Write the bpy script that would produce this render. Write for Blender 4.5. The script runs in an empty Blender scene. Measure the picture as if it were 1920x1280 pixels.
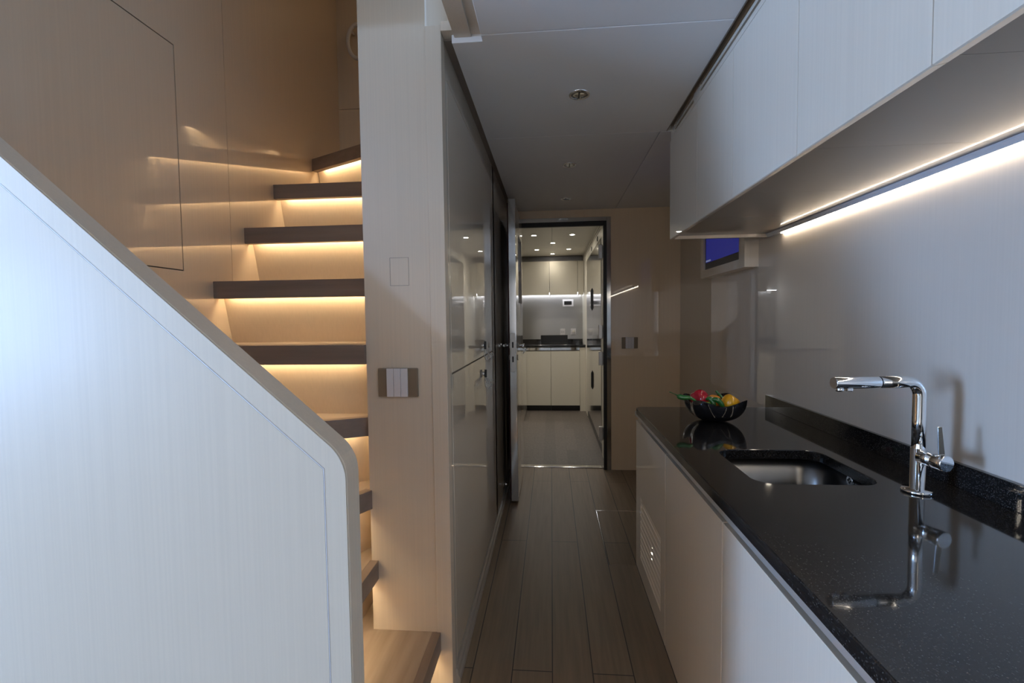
import bpy, bmesh, math, random
from mathutils import Vector, Matrix
random.seed(7)
S = bpy.context.scene
COL = S.collection
PI = math.pi

# ---------------------------------------------------------------- camera
CAM_Z = 1.3
yaw, pitch, roll, FPX = 0.08326839, 0.04782011, -0.01253137, 888.1
cy, sy, cp, sp = math.cos(yaw), math.sin(yaw), math.cos(pitch), math.sin(pitch)
fw = Vector((-sy*cp, cy*cp, -sp)); r0 = Vector((cy, sy, 0)); u0 = r0.cross(fw)
right = math.cos(roll)*r0 + math.sin(roll)*u0
up = -math.sin(roll)*r0 + math.cos(roll)*u0
cam = bpy.data.cameras.new('camera'); cam.sensor_width = 36; cam.lens = FPX/1920*36
cam.clip_start = 0.02
co = bpy.data.objects.new('camera', cam); COL.objects.link(co)
m = Matrix.Identity(4)
for i in range(3):
    m[i][0] = right[i]; m[i][1] = up[i]; m[i][2] = -fw[i]
m[0][3], m[1][3], m[2][3] = 0, 0, CAM_Z
co.matrix_world = m
S.camera = co

# ---------------------------------------------------------------- world, exposure
S.view_settings.view_transform = 'Standard'; S.view_settings.look = 'None'
S.view_settings.gamma = 1; S.view_settings.exposure = 0.12
S.view_settings.use_curve_mapping = False
w = bpy.data.worlds.new('sky'); S.world = w; w.use_nodes = True
w.node_tree.nodes['Background'].inputs[0].default_value = (0.55, 0.72, 1.0, 1)
w.node_tree.nodes['Background'].inputs[1].default_value = 1.0

def area(name, loc, dirv, sx, sy_, power, col):
    l = bpy.data.lights.new(name, 'AREA'); l.shape = 'RECTANGLE'; l.size = sx; l.size_y = sy_
    l.energy = power; l.color = col
    o = bpy.data.objects.new(name, l); COL.objects.link(o)
    o.location = loc; o.rotation_euler = Vector(dirv).to_track_quat('-Z', 'Y').to_euler()
    return o
BLUE = (0.34, 0.57, 1.0)
# daylight through the tall window in the left side wall, then added lamps without a fixture
area('daylight_side', (-5.15, -1.24, 1.36), (1, 0.36, 0.0), 0.95, 1.25, 325, BLUE)
l_ = bpy.data.lights.new('pillar_daylight_spot', 'SPOT'); l_.energy = 30; l_.spot_size = math.radians(52); l_.spot_blend = 0.6  # added narrow spot, stands in for daylight passing over the balustrade
l_.color = BLUE; l_.shadow_soft_size = 0.016
lo_ = bpy.data.objects.new('pillar_daylight_spot', l_); COL.objects.link(lo_); lo_.location = (-1.815, 0.10, 2.14)
lo_.rotation_euler = Vector((1.43, 1.46, -0.30)).to_track_quat('-Z', 'Y').to_euler()
area('fill_light_rear', (-0.9, -2.1, 1.5), (0.1, 1, 0.0), 1.6, 1.0, 8.0, (1.0, 0.82, 0.60))  # added warm fill from behind the camera, no real source
area('stairwell_fill_light', (-0.72, 2.62, 3.36), (-0.1, 0, -1), 0.25, 0.4, 0.4, (1.0, 0.72, 0.42))  # added warm fill to brighten the upper stairwell

# ---------------------------------------------------------------- materials
def mat(name, col, rough=0.5, metal=0.0, coat=0.0, coat_rough=0.02, spec=0.5):
    mt = bpy.data.materials.new(name); mt.use_nodes = True
    b = mt.node_tree.nodes['Principled BSDF']
    b.inputs['Base Color'].default_value = (*col, 1); b.inputs['Roughness'].default_value = rough
    b.inputs['Metallic'].default_value = metal; b.inputs['Coat Weight'].default_value = coat
    b.inputs['Coat Roughness'].default_value = coat_rough
    b.inputs['Specular IOR Level'].default_value = spec
    return mt
def nd(mt, t): return mt.node_tree.nodes.new(t)
def lk(mt, a, b): mt.node_tree.links.new(a, b)
def streak(mt, c1, c2, scale, stretch, detail=4, rough_var=None, lo=0.35, hi=0.65):
    """noise stretched by `stretch` (x,y,z multipliers) mixes c1 and c2"""
    tc = nd(mt, 'ShaderNodeTexCoord'); mp = nd(mt, 'ShaderNodeMapping'); no = nd(mt, 'ShaderNodeTexNoise')
    mp.inputs['Scale'].default_value = stretch; no.inputs['Scale'].default_value = scale
    no.inputs['Detail'].default_value = detail
    lk(mt, tc.outputs['Object'], mp.inputs['Vector']); lk(mt, mp.outputs['Vector'], no.inputs['Vector'])
    r = nd(mt, 'ShaderNodeValToRGB'); r.color_ramp.elements[0].position = lo; r.color_ramp.elements[1].position = hi
    r.color_ramp.elements[0].color = (*c1, 1); r.color_ramp.elements[1].color = (*c2, 1)
    lk(mt, no.outputs['Fac'], r.inputs['Fac'])
    lk(mt, r.outputs['Color'], mt.node_tree.nodes['Principled BSDF'].inputs['Base Color'])
    return no, r
def emit(name, col, strength):
    mt = bpy.data.materials.new(name); mt.use_nodes = True
    b = mt.node_tree.nodes['Principled BSDF']
    b.inputs['Base Color'].default_value = (0, 0, 0, 1)
    b.inputs['Emission Color'].default_value = (*col, 1); b.inputs['Emission Strength'].default_value = strength
    return mt
M = {}
def lacq(name, c, rough=0.35, coat=1.0, coat_rough=0.015, st=0.05, ior=1.5):
    mt = mat(name, c, rough, 0, coat, coat_rough)
    mt.node_tree.nodes['Principled BSDF'].inputs['Coat IOR'].default_value = ior
    streak(mt, tuple(v*(1-st) for v in c), tuple(min(1, v*(1+st*0.6)) for v in c), 170, (1, 1, 0.008), 3)
    return mt
M['lacquer'] = lacq('pale_lacquered_veneer', (0.66, 0.53, 0.39), st=0.025, ior=1.85)
M['splash'] = lacq('lacquered_splash_panel', (0.68, 0.59, 0.50), st=0.02, ior=1.6)
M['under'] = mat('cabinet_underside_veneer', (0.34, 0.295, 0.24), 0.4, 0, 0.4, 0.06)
M['backwall'] = lacq('tan_lacquered_bulkhead', (0.84, 0.65, 0.44), st=0.02, ior=1.7)
M['satin'] = lacq('satin_pale_veneer', (0.68, 0.58, 0.46), 0.45, 0.25, 0.12, st=0.025)
M['front'] = lacq('cabinet_front_veneer', (0.75, 0.65, 0.53), 0.35, 1.0, 0.015, st=0.025)
M['gloss'] = lacq('gloss_locker_panel', (0.78, 0.69, 0.56), 0.3, 1.0, 0.01, 0.02, 2.1)
M['ceil'] = mat('ceiling_leather', (0.88, 0.86, 0.84), 0.55)
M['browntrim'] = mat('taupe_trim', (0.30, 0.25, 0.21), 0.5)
M['dark'] = mat('shadow_gap_dark', (0.02, 0.018, 0.016), 0.7)
M['red'] = mat('dark_red_rubber', (0.06, 0.008, 0.006), 0.6)
M['rubber'] = mat('black_rubber', (0.012, 0.012, 0.014), 0.5)
M['chrome'] = mat('chrome', (0.86, 0.87, 0.88), 0.04, 1)
M['polished'] = mat('polished_steel', (0.62, 0.62, 0.62), 0.10, 1)
M['alu'] = mat('satin_aluminium', (0.72, 0.70, 0.67), 0.35, 0.7)
M['plastic'] = mat('white_plastic', (0.72, 0.70, 0.72), 0.4)
M['taupe'] = mat('taupe_plate', (0.22, 0.165, 0.11), 0.45)
M['black'] = mat('black_plastic', (0.012, 0.012, 0.013), 0.3)
# brushed steel
mt = mat('brushed_steel', (0.52, 0.51, 0.50), 0.30, 1); M['brushed'] = mt
b = mt.node_tree.nodes['Principled BSDF']; b.inputs['Anisotropic'].default_value = 0.85
tg = nd(mt, 'ShaderNodeTangent'); tg.direction_type = 'RADIAL'; tg.axis = 'Z'; lk(mt, tg.outputs[0], b.inputs['Tangent']); b.inputs['Anisotropic Rotation'].default_value = 0.25
mt = mat('sink_steel', (0.22, 0.215, 0.21), 0.28, 1); M['sink'] = mt
# granite
mt = mat('black_granite', (0.012, 0.011, 0.012), 0.07, 0, 0.35, 0.01, 0.5); M['granite'] = mt
M['granite'] = mt; tc = nd(mt, 'ShaderNodeTexCoord'); vo = nd(mt, 'ShaderNodeTexVoronoi'); vo.inputs['Scale'].default_value = 700
lk(mt, tc.outputs['Object'], vo.inputs['Vector'])
n1 = nd(mt, 'ShaderNodeTexNoise'); n1.inputs['Scale'].default_value = 260; n1.inputs['Detail'].default_value = 3
lk(mt, tc.outputs['Object'], n1.inputs['Vector'])
mul = nd(mt, 'ShaderNodeMath'); mul.operation = 'MULTIPLY'
rr = nd(mt, 'ShaderNodeValToRGB'); rr.color_ramp.elements[0].position = 0.55; rr.color_ramp.elements[1].position = 0.78
lk(mt, n1.outputs['Fac'], rr.inputs['Fac'])
sep = nd(mt, 'ShaderNodeSeparateColor'); lk(mt, vo.outputs['Color'], sep.inputs['Color'])
r2 = nd(mt, 'ShaderNodeValToRGB'); r2.color_ramp.elements[0].position = 0.90; r2.color_ramp.elements[1].position = 1.0
lk(mt, sep.outputs[0], r2.inputs['Fac'])
ad = nd(mt, 'ShaderNodeMath'); ad.operation = 'MAXIMUM'
lk(mt, rr.outputs['Color'], mul.inputs[0]); mul.inputs[1].default_value = 0.5
lk(mt, mul.outputs[0], ad.inputs[0]); lk(mt, r2.outputs['Color'], ad.inputs[1])
mx = nd(mt, 'ShaderNodeMix'); mx.data_type = 'RGBA'
mx.inputs[6].default_value = (0.010, 0.009, 0.009, 1); mx.inputs[7].default_value = (0.085, 0.08, 0.075, 1)
lk(mt, ad.outputs[0], mx.inputs[0]); lk(mt, mx.outputs[2], mt.node_tree.nodes['Principled BSDF'].inputs['Base Color'])
# stair wood
def wood(name, c1, c2, stretch, rough=0.45):
    mt = mat(name, c1, rough); streak(mt, c1, c2, 26, stretch, 6, lo=0.3, hi=0.7)
    tc = nd(mt, 'ShaderNodeTexCoord'); mp = nd(mt, 'ShaderNodeMapping'); no = nd(mt, 'ShaderNodeTexNoise')
    mp.inputs['Scale'].default_value = stretch; no.inputs['Scale'].default_value = 60; no.inputs['Detail'].default_value = 4
    bp = nd(mt, 'ShaderNodeBump'); bp.inputs['Strength'].default_value = 0.12; bp.inputs['Distance'].default_value = 0.002
    lk(mt, tc.outputs['Object'], mp.inputs['Vector']); lk(mt, mp.outputs['Vector'], no.inputs['Vector'])
    lk(mt, no.outputs['Fac'], bp.inputs['Height']); lk(mt, bp.outputs['Normal'], mt.node_tree.nodes['Principled BSDF'].inputs['Normal'])
    return mt
M['tread'] = wood('stained_oak_tread', (0.30, 0.23, 0.17), (0.42, 0.33, 0.25), (0.08, 1, 1))
M['nose'] = wood('stained_oak_nosing', (0.19, 0.14, 0.11), (0.27, 0.205, 0.165), (0.08, 1, 1))
M['nose2'] = wood('stained_oak_nosing_lengthways', (0.19, 0.14, 0.11), (0.27, 0.205, 0.165), (1, 0.08, 1))
M['tread2'] = wood('stained_oak_tread_lengthways', (0.30, 0.23, 0.17), (0.42, 0.33, 0.25), (1, 0.08, 1))
# floor planks running along Y, with staggered joints
def planks(name, ca, cb, cm, ln, wd, ox, oy, rough, mortar=0.0022, grain=(1, 0.05, 1)):
    mt = mat(name, ca, rough)
    tc = nd(mt, 'ShaderNodeTexCoord'); sx = nd(mt, 'ShaderNodeSeparateXYZ'); cb_ = nd(mt, 'ShaderNodeCombineXYZ')
    lk(mt, tc.outputs['Object'], sx.inputs[0])
    a1 = nd(mt, 'ShaderNodeMath'); a1.operation = 'SUBTRACT'; a1.inputs[1].default_value = oy
    a2 = nd(mt, 'ShaderNodeMath'); a2.operation = 'SUBTRACT'; a2.inputs[1].default_value = ox
    lk(mt, sx.outputs['Y'], a1.inputs[0]); lk(mt, sx.outputs['X'], a2.inputs[0])
    lk(mt, a1.outputs[0], cb_.inputs['X']); lk(mt, a2.outputs[0], cb_.inputs['Y'])
    br = nd(mt, 'ShaderNodeTexBrick'); br.inputs['Scale'].default_value = 1
    br.inputs['Brick Width'].default_value = ln; br.inputs['Row Height'].default_value = wd
    br.inputs['Mortar Size'].default_value = mortar; br.inputs['Mortar Smooth'].default_value = 0.1
    br.inputs['Color1'].default_value = (*ca, 1); br.inputs['Color2'].default_value = (*cb, 1)
    br.inputs['Mortar'].default_value = (*cm, 1)
    lk(mt, cb_.outputs[0], br.inputs['Vector'])
    mp = nd(mt, 'ShaderNodeMapping'); mp.inputs['Scale'].default_value = grain
    no = nd(mt, 'ShaderNodeTexNoise'); no.inputs['Scale'].default_value = 55; no.inputs['Detail'].default_value = 6
    lk(mt, tc.outputs['Object'], mp.inputs[0]); lk(mt, mp.outputs[0], no.inputs['Vector'])
    r = nd(mt, 'ShaderNodeValToRGB'); r.color_ramp.elements[0].color = (0.82, 0.82, 0.82, 1); r.color_ramp.elements[1].color = (1.12, 1.12, 1.12, 1)
    r.color_ramp.elements[0].position = 0.3; r.color_ramp.elements[1].position = 0.7
    lk(mt, no.outputs['Fac'], r.inputs[0])
    x = nd(mt, 'ShaderNodeMix'); x.data_type = 'RGBA'; x.blend_type = 'MULTIPLY'; x.inputs[0].default_value = 1
    lk(mt, br.outputs['Color'], x.inputs[6]); lk(mt, r.outputs['Color'], x.inputs[7])
    lk(mt, x.outputs[2], mt.node_tree.nodes['Principled BSDF'].inputs['Base Color'])
    return mt
M['floor'] = planks('grey_brown_oak_planks', (0.230, 0.166, 0.108), (0.206, 0.148, 0.096), (0.03, 0.024, 0.02), 2.05, 0.1475, -0.302, 1.69, 0.42)
M['gfloor'] = planks('galley_vinyl_planks', (0.125, 0.105, 0.095), (0.09, 0.076, 0.068), (0.08, 0.067, 0.06), 0.9, 0.11, -0.3, 4.2, 0.5, 0.001, (1, 0.3, 1))
M['gcream'] = mat('galley_cream_gloss', (0.70, 0.665, 0.59), 0.3, 0, 1.0, 0.02)
M['gwhite'] = mat('galley_off_white', (0.80, 0.77, 0.70), 0.4)
# light emitters
M['led_stair'] = emit('warm_led_strip', (1.0, 0.77, 0.47), 36)
M['led_kitchen'] = emit('neutral_led_strip', (1.0, 0.88, 0.72), 19)
M['led_galley'] = emit('cool_led_strip', (0.93, 0.95, 1.0), 14)
M['bulb'] = emit('lit_downlight', (1.0, 0.90, 0.72), 95)
# television picture
mt = emit('television_picture', (0.012, 0.014, 0.12), 1.0); M['tv'] = mt

# ---------------------------------------------------------------- builders
def bx(bm, x0, x1, y0, y1, z0, z1, bev=0.0, seg=2):
    r = bmesh.ops.create_cube(bm, size=1)
    vs = r['verts']
    for v in vs:
        v.co = Vector(((x0+x1)/2 + v.co.x*(x1-x0), (y0+y1)/2 + v.co.y*(y1-y0), (z0+z1)/2 + v.co.z*(z1-z0)))
    if bev > 0:
        es = list({e for v in vs for e in v.link_edges})
        bmesh.ops.bevel(bm, geom=es, offset=bev, segments=seg, affect='EDGES', profile=0.5)
    return bm
def B(*a, **k): return bx(bmesh.new(), *a, **k)
def prism(bm, pts, axis, a0, a1, bev=0.0):
    """polygon pts (2D) extruded along axis from a0 to a1"""
    def mk(p, a):
        if axis == 'X': return Vector((a, p[0], p[1]))
        if axis == 'Y': return Vector((p[0], a, p[1]))
        return Vector((p[0], p[1], a))
    v0 = [bm.verts.new(mk(p, a0)) for p in pts]; v1 = [bm.verts.new(mk(p, a1)) for p in pts]
    f = [bm.faces.new(v0), bm.faces.new(v1[::-1])]
    n = len(pts)
    for i in range(n):
        f.append(bm.faces.new((v0[i], v1[i], v1[(i+1) % n], v0[(i+1) % n])))
    bmesh.ops.recalc_face_normals(bm, faces=f)
    if bev > 0:
        es = list({e for ff in (f[0], f[1]) for e in ff.edges})
        bmesh.ops.bevel(bm, geom=es, offset=bev, segments=2, affect='EDGES', profile=0.5)
    return bm
def round_poly(pts, radii, n=8):
    out = []
    N = len(pts)
    for i in range(N):
        p = Vector(pts[i]); a = (Vector(pts[i-1])-p); c = (Vector(pts[(i+1) % N])-p)
        r = radii[i] if isinstance(radii, (list, tuple)) else radii
        if r <= 0: out.append(tuple(p)); continue
        a.normalize(); c.normalize()
        ang = a.angle(c); d = r/math.tan(ang/2)
        bis = (a+c).normalized(); cen = p + bis*(r/math.sin(ang/2))
        s = p + a*d; e = p + c*d
        a0 = math.atan2((s-cen).y, (s-cen).x); a1 = math.atan2((e-cen).y, (e-cen).x)
        da = (a1-a0+PI) % (2*PI) - PI
        for k in range(n+1):
            t = a0+da*k/n; out.append((cen.x+r*math.cos(t), cen.y+r*math.sin(t)))
    return out
def tube(bm, pts, r, n=16, cap=True, closed=False):
    P = [Vector(p) for p in pts]; rings = []
    prev = None
    for i, p in enumerate(P):
        if closed: t = (P[(i+1) % len(P)] - P[i-1]).normalized()
        else:
            t = (P[min(i+1, len(P)-1)] - P[max(i-1, 0)]).normalized()
        if prev is None:
            ref = Vector((0, 0, 1)) if abs(t.z) < 0.9 else Vector((1, 0, 0))
            nn = t.cross(ref).normalized()
        else: nn = (prev - t*prev.dot(t)).normalized()
        prev = nn; bb = t.cross(nn)
        rr = r[i] if isinstance(r, (list, tuple)) else r
        rings.append([bm.verts.new(p + (nn*math.cos(2*PI*k/n) + bb*math.sin(2*PI*k/n))*rr) for k in range(n)])
    fs = []
    m_ = len(rings)
    for i in range(m_ if closed else m_-1):
        A_, B_ = rings[i], rings[(i+1) % m_]
        for k in range(n):
            fs.append(bm.faces.new((A_[k], A_[(k+1) % n], B_[(k+1) % n], B_[k])))
    if cap and not closed:
        fs.append(bm.faces.new(rings[0])); fs.append(bm.faces.new(rings[-1][::-1]))
    for f in fs: f.smooth = True
    if cap and not closed: fs[-1].smooth = False; fs[-2].smooth = False
    bmesh.ops.recalc_face_normals(bm, faces=fs)
    return bm
def lathe(bm, prof, cx=0, cy_=0, n=32, M4=None):
    rings = []
    for (r, z) in prof:
        if r < 1e-6: rings.append([bm.verts.new((cx, cy_, z))])
        else: rings.append([bm.verts.new((cx+r*math.cos(2*PI*k/n), cy_+r*math.sin(2*PI*k/n), z)) for k in range(n)])
    fs = []
    for A_, B_ in zip(rings, rings[1:]):
        for k in range(n):
            k2 = (k+1) % n
            if len(A_) == 1 and len(B_) == 1: continue
            if len(A_) == 1: fs.append(bm.faces.new((A_[0], B_[k], B_[k2])))
            elif len(B_) == 1: fs.append(bm.faces.new((A_[k], A_[k2], B_[0])))
            else: fs.append(bm.faces.new((A_[k], A_[k2], B_[k2], B_[k])))
    for f in fs: f.smooth = True
    bmesh.ops.recalc_face_normals(bm, faces=fs)
    if M4 is not None:
        bmesh.ops.transform(bm, matrix=M4, verts=[v for rg in rings for v in rg])
    return bm
def obj(name, bm, m_, parent=None, label=None, local=False):
    me = bpy.data.meshes.new(name); bm.to_mesh(me); bm.free()
    me.materials.append(M[m_] if isinstance(m_, str) else m_)
    o = bpy.data.objects.new(name, me); COL.objects.link(o)
    if parent is not None:
        o.parent = parent
        if not local:
            off = Vector((0, 0, 0)); p = parent
            while p is not None and p.get('_base'): 
                off += Vector(p['_base']); p = p.parent
            o.matrix_parent_inverse = Matrix.Translation(-off)
    if label: o['label'] = label
    return o
def thing(name, label, cat, loc=(0, 0, 0), group=None):
    o = bpy.data.objects.new(name, None); COL.objects.link(o); o.empty_display_size = 0.05
    o.location = loc; o['_base'] = tuple(float(v) for v in loc); o['label'] = label; o['category'] = cat
    if group: o['group'] = group
    return o
def tag(o, label, cat, group=None):
    o['label'] = label; o['category'] = cat
    if group: o['group'] = group
    return o
def struct(name, bm, m_, label=None):
    o = obj(name, bm, m_); o['kind'] = 'structure'
    if label: o['label'] = label
    return o
def smooth(o, ang=40):
    for p in o.data.polygons: p.use_smooth = True
    try:
        o.data.set_sharp_from_angle(angle=math.radians(ang))
    except Exception: pass
    return o

# main planes
XL, XP, XS, XR, XC, XU = -0.35, -0.63, -1.30, 1.07, 0.435, 0.59
YP, YB, YS, YG = 1.565, 4.05, 2.90, 6.62
ZC = 2.206

# ================================================================ SHELL
struct('floor', B(-5.2, XR+0.05, -2.2, 4.13, -0.06, 0.0), 'floor', 'grey-brown oak plank floor of the passage')
# ceiling of passage: three panels with fine joints and a shadowed lengthways joint
bm = bmesh.new(); g = 0.0015
bx(bm, -0.217, 0.568, -0.8, 1.545-g, ZC, ZC+0.03, 0.002); bx(bm, -0.217, XR, -2.2, -0.8, ZC, ZC+0.03)
prism(bm, [(-0.217, 1.545+g), (0.568, 1.545+g), (0.568, 2.418-g), (-0.318, 2.418-g), (-0.318, 1.58), (-0.217, 1.58)], 'Z', ZC, ZC+0.03, 0.002)
bx(bm, -0.318, 0.54-g, 2.418+g, 4.05, ZC, ZC+0.03, 0.002)
bx(bm, 0.54+g, XR, 2.418+g, 4.05, ZC, ZC+0.03, 0.002)
bx(bm, -5.2, -0.35, -2.2, 0.80, ZC, ZC+0.03)
bx(bm, XS-0.1, -0.217, 0.8, YS+0.4, 3.40, 3.44)
bx(bm, -1.3, 0.8, -2.2, -1.2, ZC, ZC+0.03)
struct('ceiling', bm, 'ceil', 'padded grey-white ceiling panels over the passage')
struct('trim_1', bx(B(-0.30, 1.07, -2.2, 4.1, ZC+0.032, ZC+0.05), -0.352, -0.30, 1.60, 4.05, ZC+0.02, ZC+0.05), 'browntrim', 'shadow gap trim between locker wall and ceiling')
bm = bmesh.new()
bx(bm, -0.309, -0.2525, -1.2, 1.579, 2.222, 2.26, 0.001)
bx(bm, -0.2525, -0.2175, -1.2, 1.5795, 2.230, 2.26)
struct('trim_2', bm, 'satin', 'taupe beam along the stairwell opening')
struct('trim_3', B(-0.3495, -0.3095, 1.553, 1.60, 2.232, 2.262, 0.001), 'satin', 'small return block at top of the wall end')

# hallway left wall core (behind the lockers) and the pillar facing the camera
bm = bmesh.new()
bx(bm, XP, -0.403, YP, YP+0.02, 0, 3.4)                      # facing panel
bx(bm, XP, XP+0.02, YP+0.02, YS, 0, 3.4)
struct('wall_pillar', bm, 'satin', 'pale veneered wall end beside the stair, facing the camera')
bm = B(-0.403, XL, YP-0.004, YP+0.045, 0, 2.255, 0.0015)
struct('trim_4', bm, 'satin', 'narrow pale veneered edge strip of the wall end')
struct('wall_left', B(-0.60, -0.372, YP+0.03, 4.05, 0, 2.24), 'gloss', 'core of the glossy wall left of the passage')
# a flush hairline hatch on the wall end
bm = bmesh.new()
x0, x1, z0, z1, y0 = -0.540, -0.475, 1.416, 1.510, YP-0.0006
for a in ((x0, x1, z0, z0+.0012), (x0, x1, z1-.0012, z1), (x0, x0+.0012, z0, z1), (x1-.0012, x1, z0, z1)):
    bx(bm, a[0], a[1], y0, y0+.001, a[2], a[3])
struct('trim_5', bm, 'browntrim', 'hairline outline of a flush inspection panel')

# locker panels (glossy) with upper and lower doors
lk_ = thing('locker', 'glossy cream built-in locker wall with upper and lower doors', 'locker', (-0.36, 2.2, 0))
obj('upper_door', B(-0.372, XL, 1.64, 2.85, 1.112, 2.115, 0.001), 'gloss', lk_)
obj('lower_door', B(-0.372, XL, 1.64, 2.85, 0.075, 1.106, 0.001), 'gloss', lk_)
bm = bmesh.new()
bx(bm, -0.372, XL-0.0005, 1.61, 1.638, 0.06, 2.24)
bx(bm, -0.372, XL-0.0005, 1.638, 2.852, 2.118, 2.24)
obj('frame', bm, 'gloss', lk_)
obj('end_panel', B(-0.372, XL, 2.856, 4.05, 0.06, 2.24, 0.001), 'gloss', lk_)
bm = bmesh.new()
prism(bm, [(-0.372, 0.0), (-0.335, 0.0), (-0.335, 0.022), (-0.341, 0.030), (-0.341, 0.050), (-0.348, 0.058), (-0.372, 0.058)], 'Y', 1.61, 4.05)
struct('baseboard_left', bm, 'alu', 'slim stepped skirting under the locker wall')

# stair side walls
bm = bmesh.new()
bx(bm, XS-0.05, XS-0.003, 0.858, YS, 0, 3.4)                       # backing
struct('wall_stair_backing', bm, 'dark')
bm = bmesh.new(); g = 0.0018
prism(bm, [(0.858, 0), (1.849, 0), (1.849, 3.4), (0.858, 3.4), (0.858, 2.266), (1.592, 2.266), (1.592, 1.484), (0.858, 1.484)], 'X', XS-0.003, XS)
bx(bm, XS-0.003, XS, 1.851, YS, 0, 3.4)
struct('wall_stair_left', bm, 'lacquer', 'glossy pale veneered wall left of the stair')
h = obj('wall_hatch', B(XS-0.003, XS+0.0005, 0.862, 1.588, 1.488, 2.262, 0.0005), 'lacquer')
tag(h, 'large flush glossy hatch panel in the stair side wall', 'hatch')
bm = bmesh.new()
bx(bm, XS-0.05, -0.35, YS, YS+0.05, 0, 2.603); bx(bm, XS-0.05, -0.35, YS, YS+0.05, 2.607, 3.4)
struct('wall_stair_back', bm, 'satin', 'veneered wall at the turn of the stair')
struct('wall_stair_front', bx(B(XS-0.05, -0.35, 0.80, 0.857, 2.206, 3.4), -5.2, XS-0.0005, 0.80, 0.857, 0, 2.21), 'satin')

# right side wall: base wall + lacquered splash panel above worktop
struct('wall_right', B(XR, XR+0.05, -2.2, 4.10, 0, 2.24), 'satin', 'matt veneered wall on the right')
struct('trim_6', B(XR-0.005, XR-0.0003, -2.0, 3.27, 0.85, 1.72), 'splash', 'glossy lacquered splash panel above the worktop')
# back wall with doorway
bm = bmesh.new()
DX0, DX1, DZ = -0.30, 0.465, 2.105
prism(bm, [(-0.40, 0), (DX0-.02, 0), (DX0-.02, DZ+.02), (DX1+.02, DZ+.02), (DX1+.02, 0), (XR, 0), (XR, 2.24), (-0.40, 2.24)], 'Y', YB, YB+0.09)
struct('wall_back', bm, 'backwall', 'glossy tan-looking veneered wall with the galley doorway')
# near room walls behind the camera, with windows
bm = bmesh.new()
WY0, WY1, WZ0, WZ1 = -1.74, -0.74, 0.72, 2.0
bx(bm, -5.25, -5.2, -2.2, WY0, 0, 2.24); bx(bm, -5.25, -5.2, WY1, 0.86, 0, 2.24)
bx(bm, -5.25, -5.2, WY0, WY1, 0, WZ0); bx(bm, -5.25, -5.2, WY0, WY1, WZ1, 2.24)
struct('wall_side', bm, 'satin')
bm = bmesh.new()
bx(bm, -5.25, -1.75, -2.25, -2.2, 0, 2.24); bx(bm, -0.05, XR, -2.25, -2.2, 0, 2.24)
bx(bm, -1.75, -0.05, -2.25, -2.2, 0, 0.95); bx(bm, -1.75, -0.05, -2.25, -2.2, 2.02, 2.24)
struct('wall_rear', bm, 'satin')
glass = mat('window_glass', (1, 1, 1), 0.0); glass.node_tree.nodes['Principled BSDF'].inputs['Transmission Weight'].default_value = 1
struct('window_1', B(-5.235, -5.23, WY0, WY1, WZ0, WZ1), glass)
struct('window_2', B(-1.75, -0.05, -2.235, -2.23, 0.95, 2.02), glass)

# ================================================================ GALLEY SHELL
GL, GR, GB = -1.15, 0.47, 7.22
struct('floor_galley', B(GL, 1.1, 4.131, GB, -0.06, 0.0), 'gfloor', 'grey mottled galley floor')
bm = bmesh.new(); g = 0.0015
bx(bm, GL, 0.015-g, 4.14, 4.85-g, ZC, ZC+0.03); bx(bm, 0.015+g, GR, 4.14, 4.85-g, ZC, ZC+0.03)
bx(bm, GL, 0.015-g, 4.85+g, 6.2-g, ZC, ZC+0.03); bx(bm, 0.015+g, GR, 4.85+g, 6.2-g, ZC, ZC+0.03)
bx(bm, GL, GR, 6.2+g, 6.97, ZC, ZC+0.03)
struct('ceiling_galley', bm, 'gwhite', 'off-white galley ceiling panels')
struct('ceiling_galley_light_block', B(GL-0.05, 1.1, 4.0, GB, ZC+0.07, ZC+0.09), 'dark'); struct('trim_7', B(GL, GR, 6.97, GB, ZC+0.02, ZC+0.06), 'browntrim', 'dark recess above the galley wall cabinets')  # added unseen sheet over the galley ceiling, blocks sky light at its joints
struct('wall_galley_back', B(GL, GR+0.6, GB, GB+0.05, 0, 2.26), 'brushed', 'brushed steel splashback wall of the galley')
struct('wall_galley_left', B(GL-0.05, GL, 4.1, GB, 0, 2.26), 'gwhite')
struct('wall_galley_near', bx(B(GL, DX0-0.02, 4.14, 4.18, 0, 2.26), DX1+0.02, 1.1, 4.14, 4.18, 0, 2.26), 'gwhite')
# right side of the galley: pale wall over and around the fridge
bm = bmesh.new()
bx(bm, GR, GR+0.04, 4.18, GB, 2.05, 2.26); bx(bm, GR, GR+0.04, 6.30, GB, 0, 2.05); bx(bm, GR, GR+0.04, 4.18, 4.50, 0, 2.05)
bx(bm, GR+0.6, GR+0.64, 4.18, GB, 0, 2.26)
struct('wall_galley_right', bm, 'gwhite')
bm = bmesh.new()
for z in (2.135, 2.165): bx(bm, GR-0.0012, GR+0.001, 4.6, 6.6, z, z+0.012)
struct('trim_8', bm, 'browntrim', 'two long ventilation slots high in the galley wall')
# threshold
struct('trim_9', B(DX0, DX1, 4.085, 4.145, 0.0, 0.008, 0.002), 'polished', 'polished steel threshold')
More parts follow.
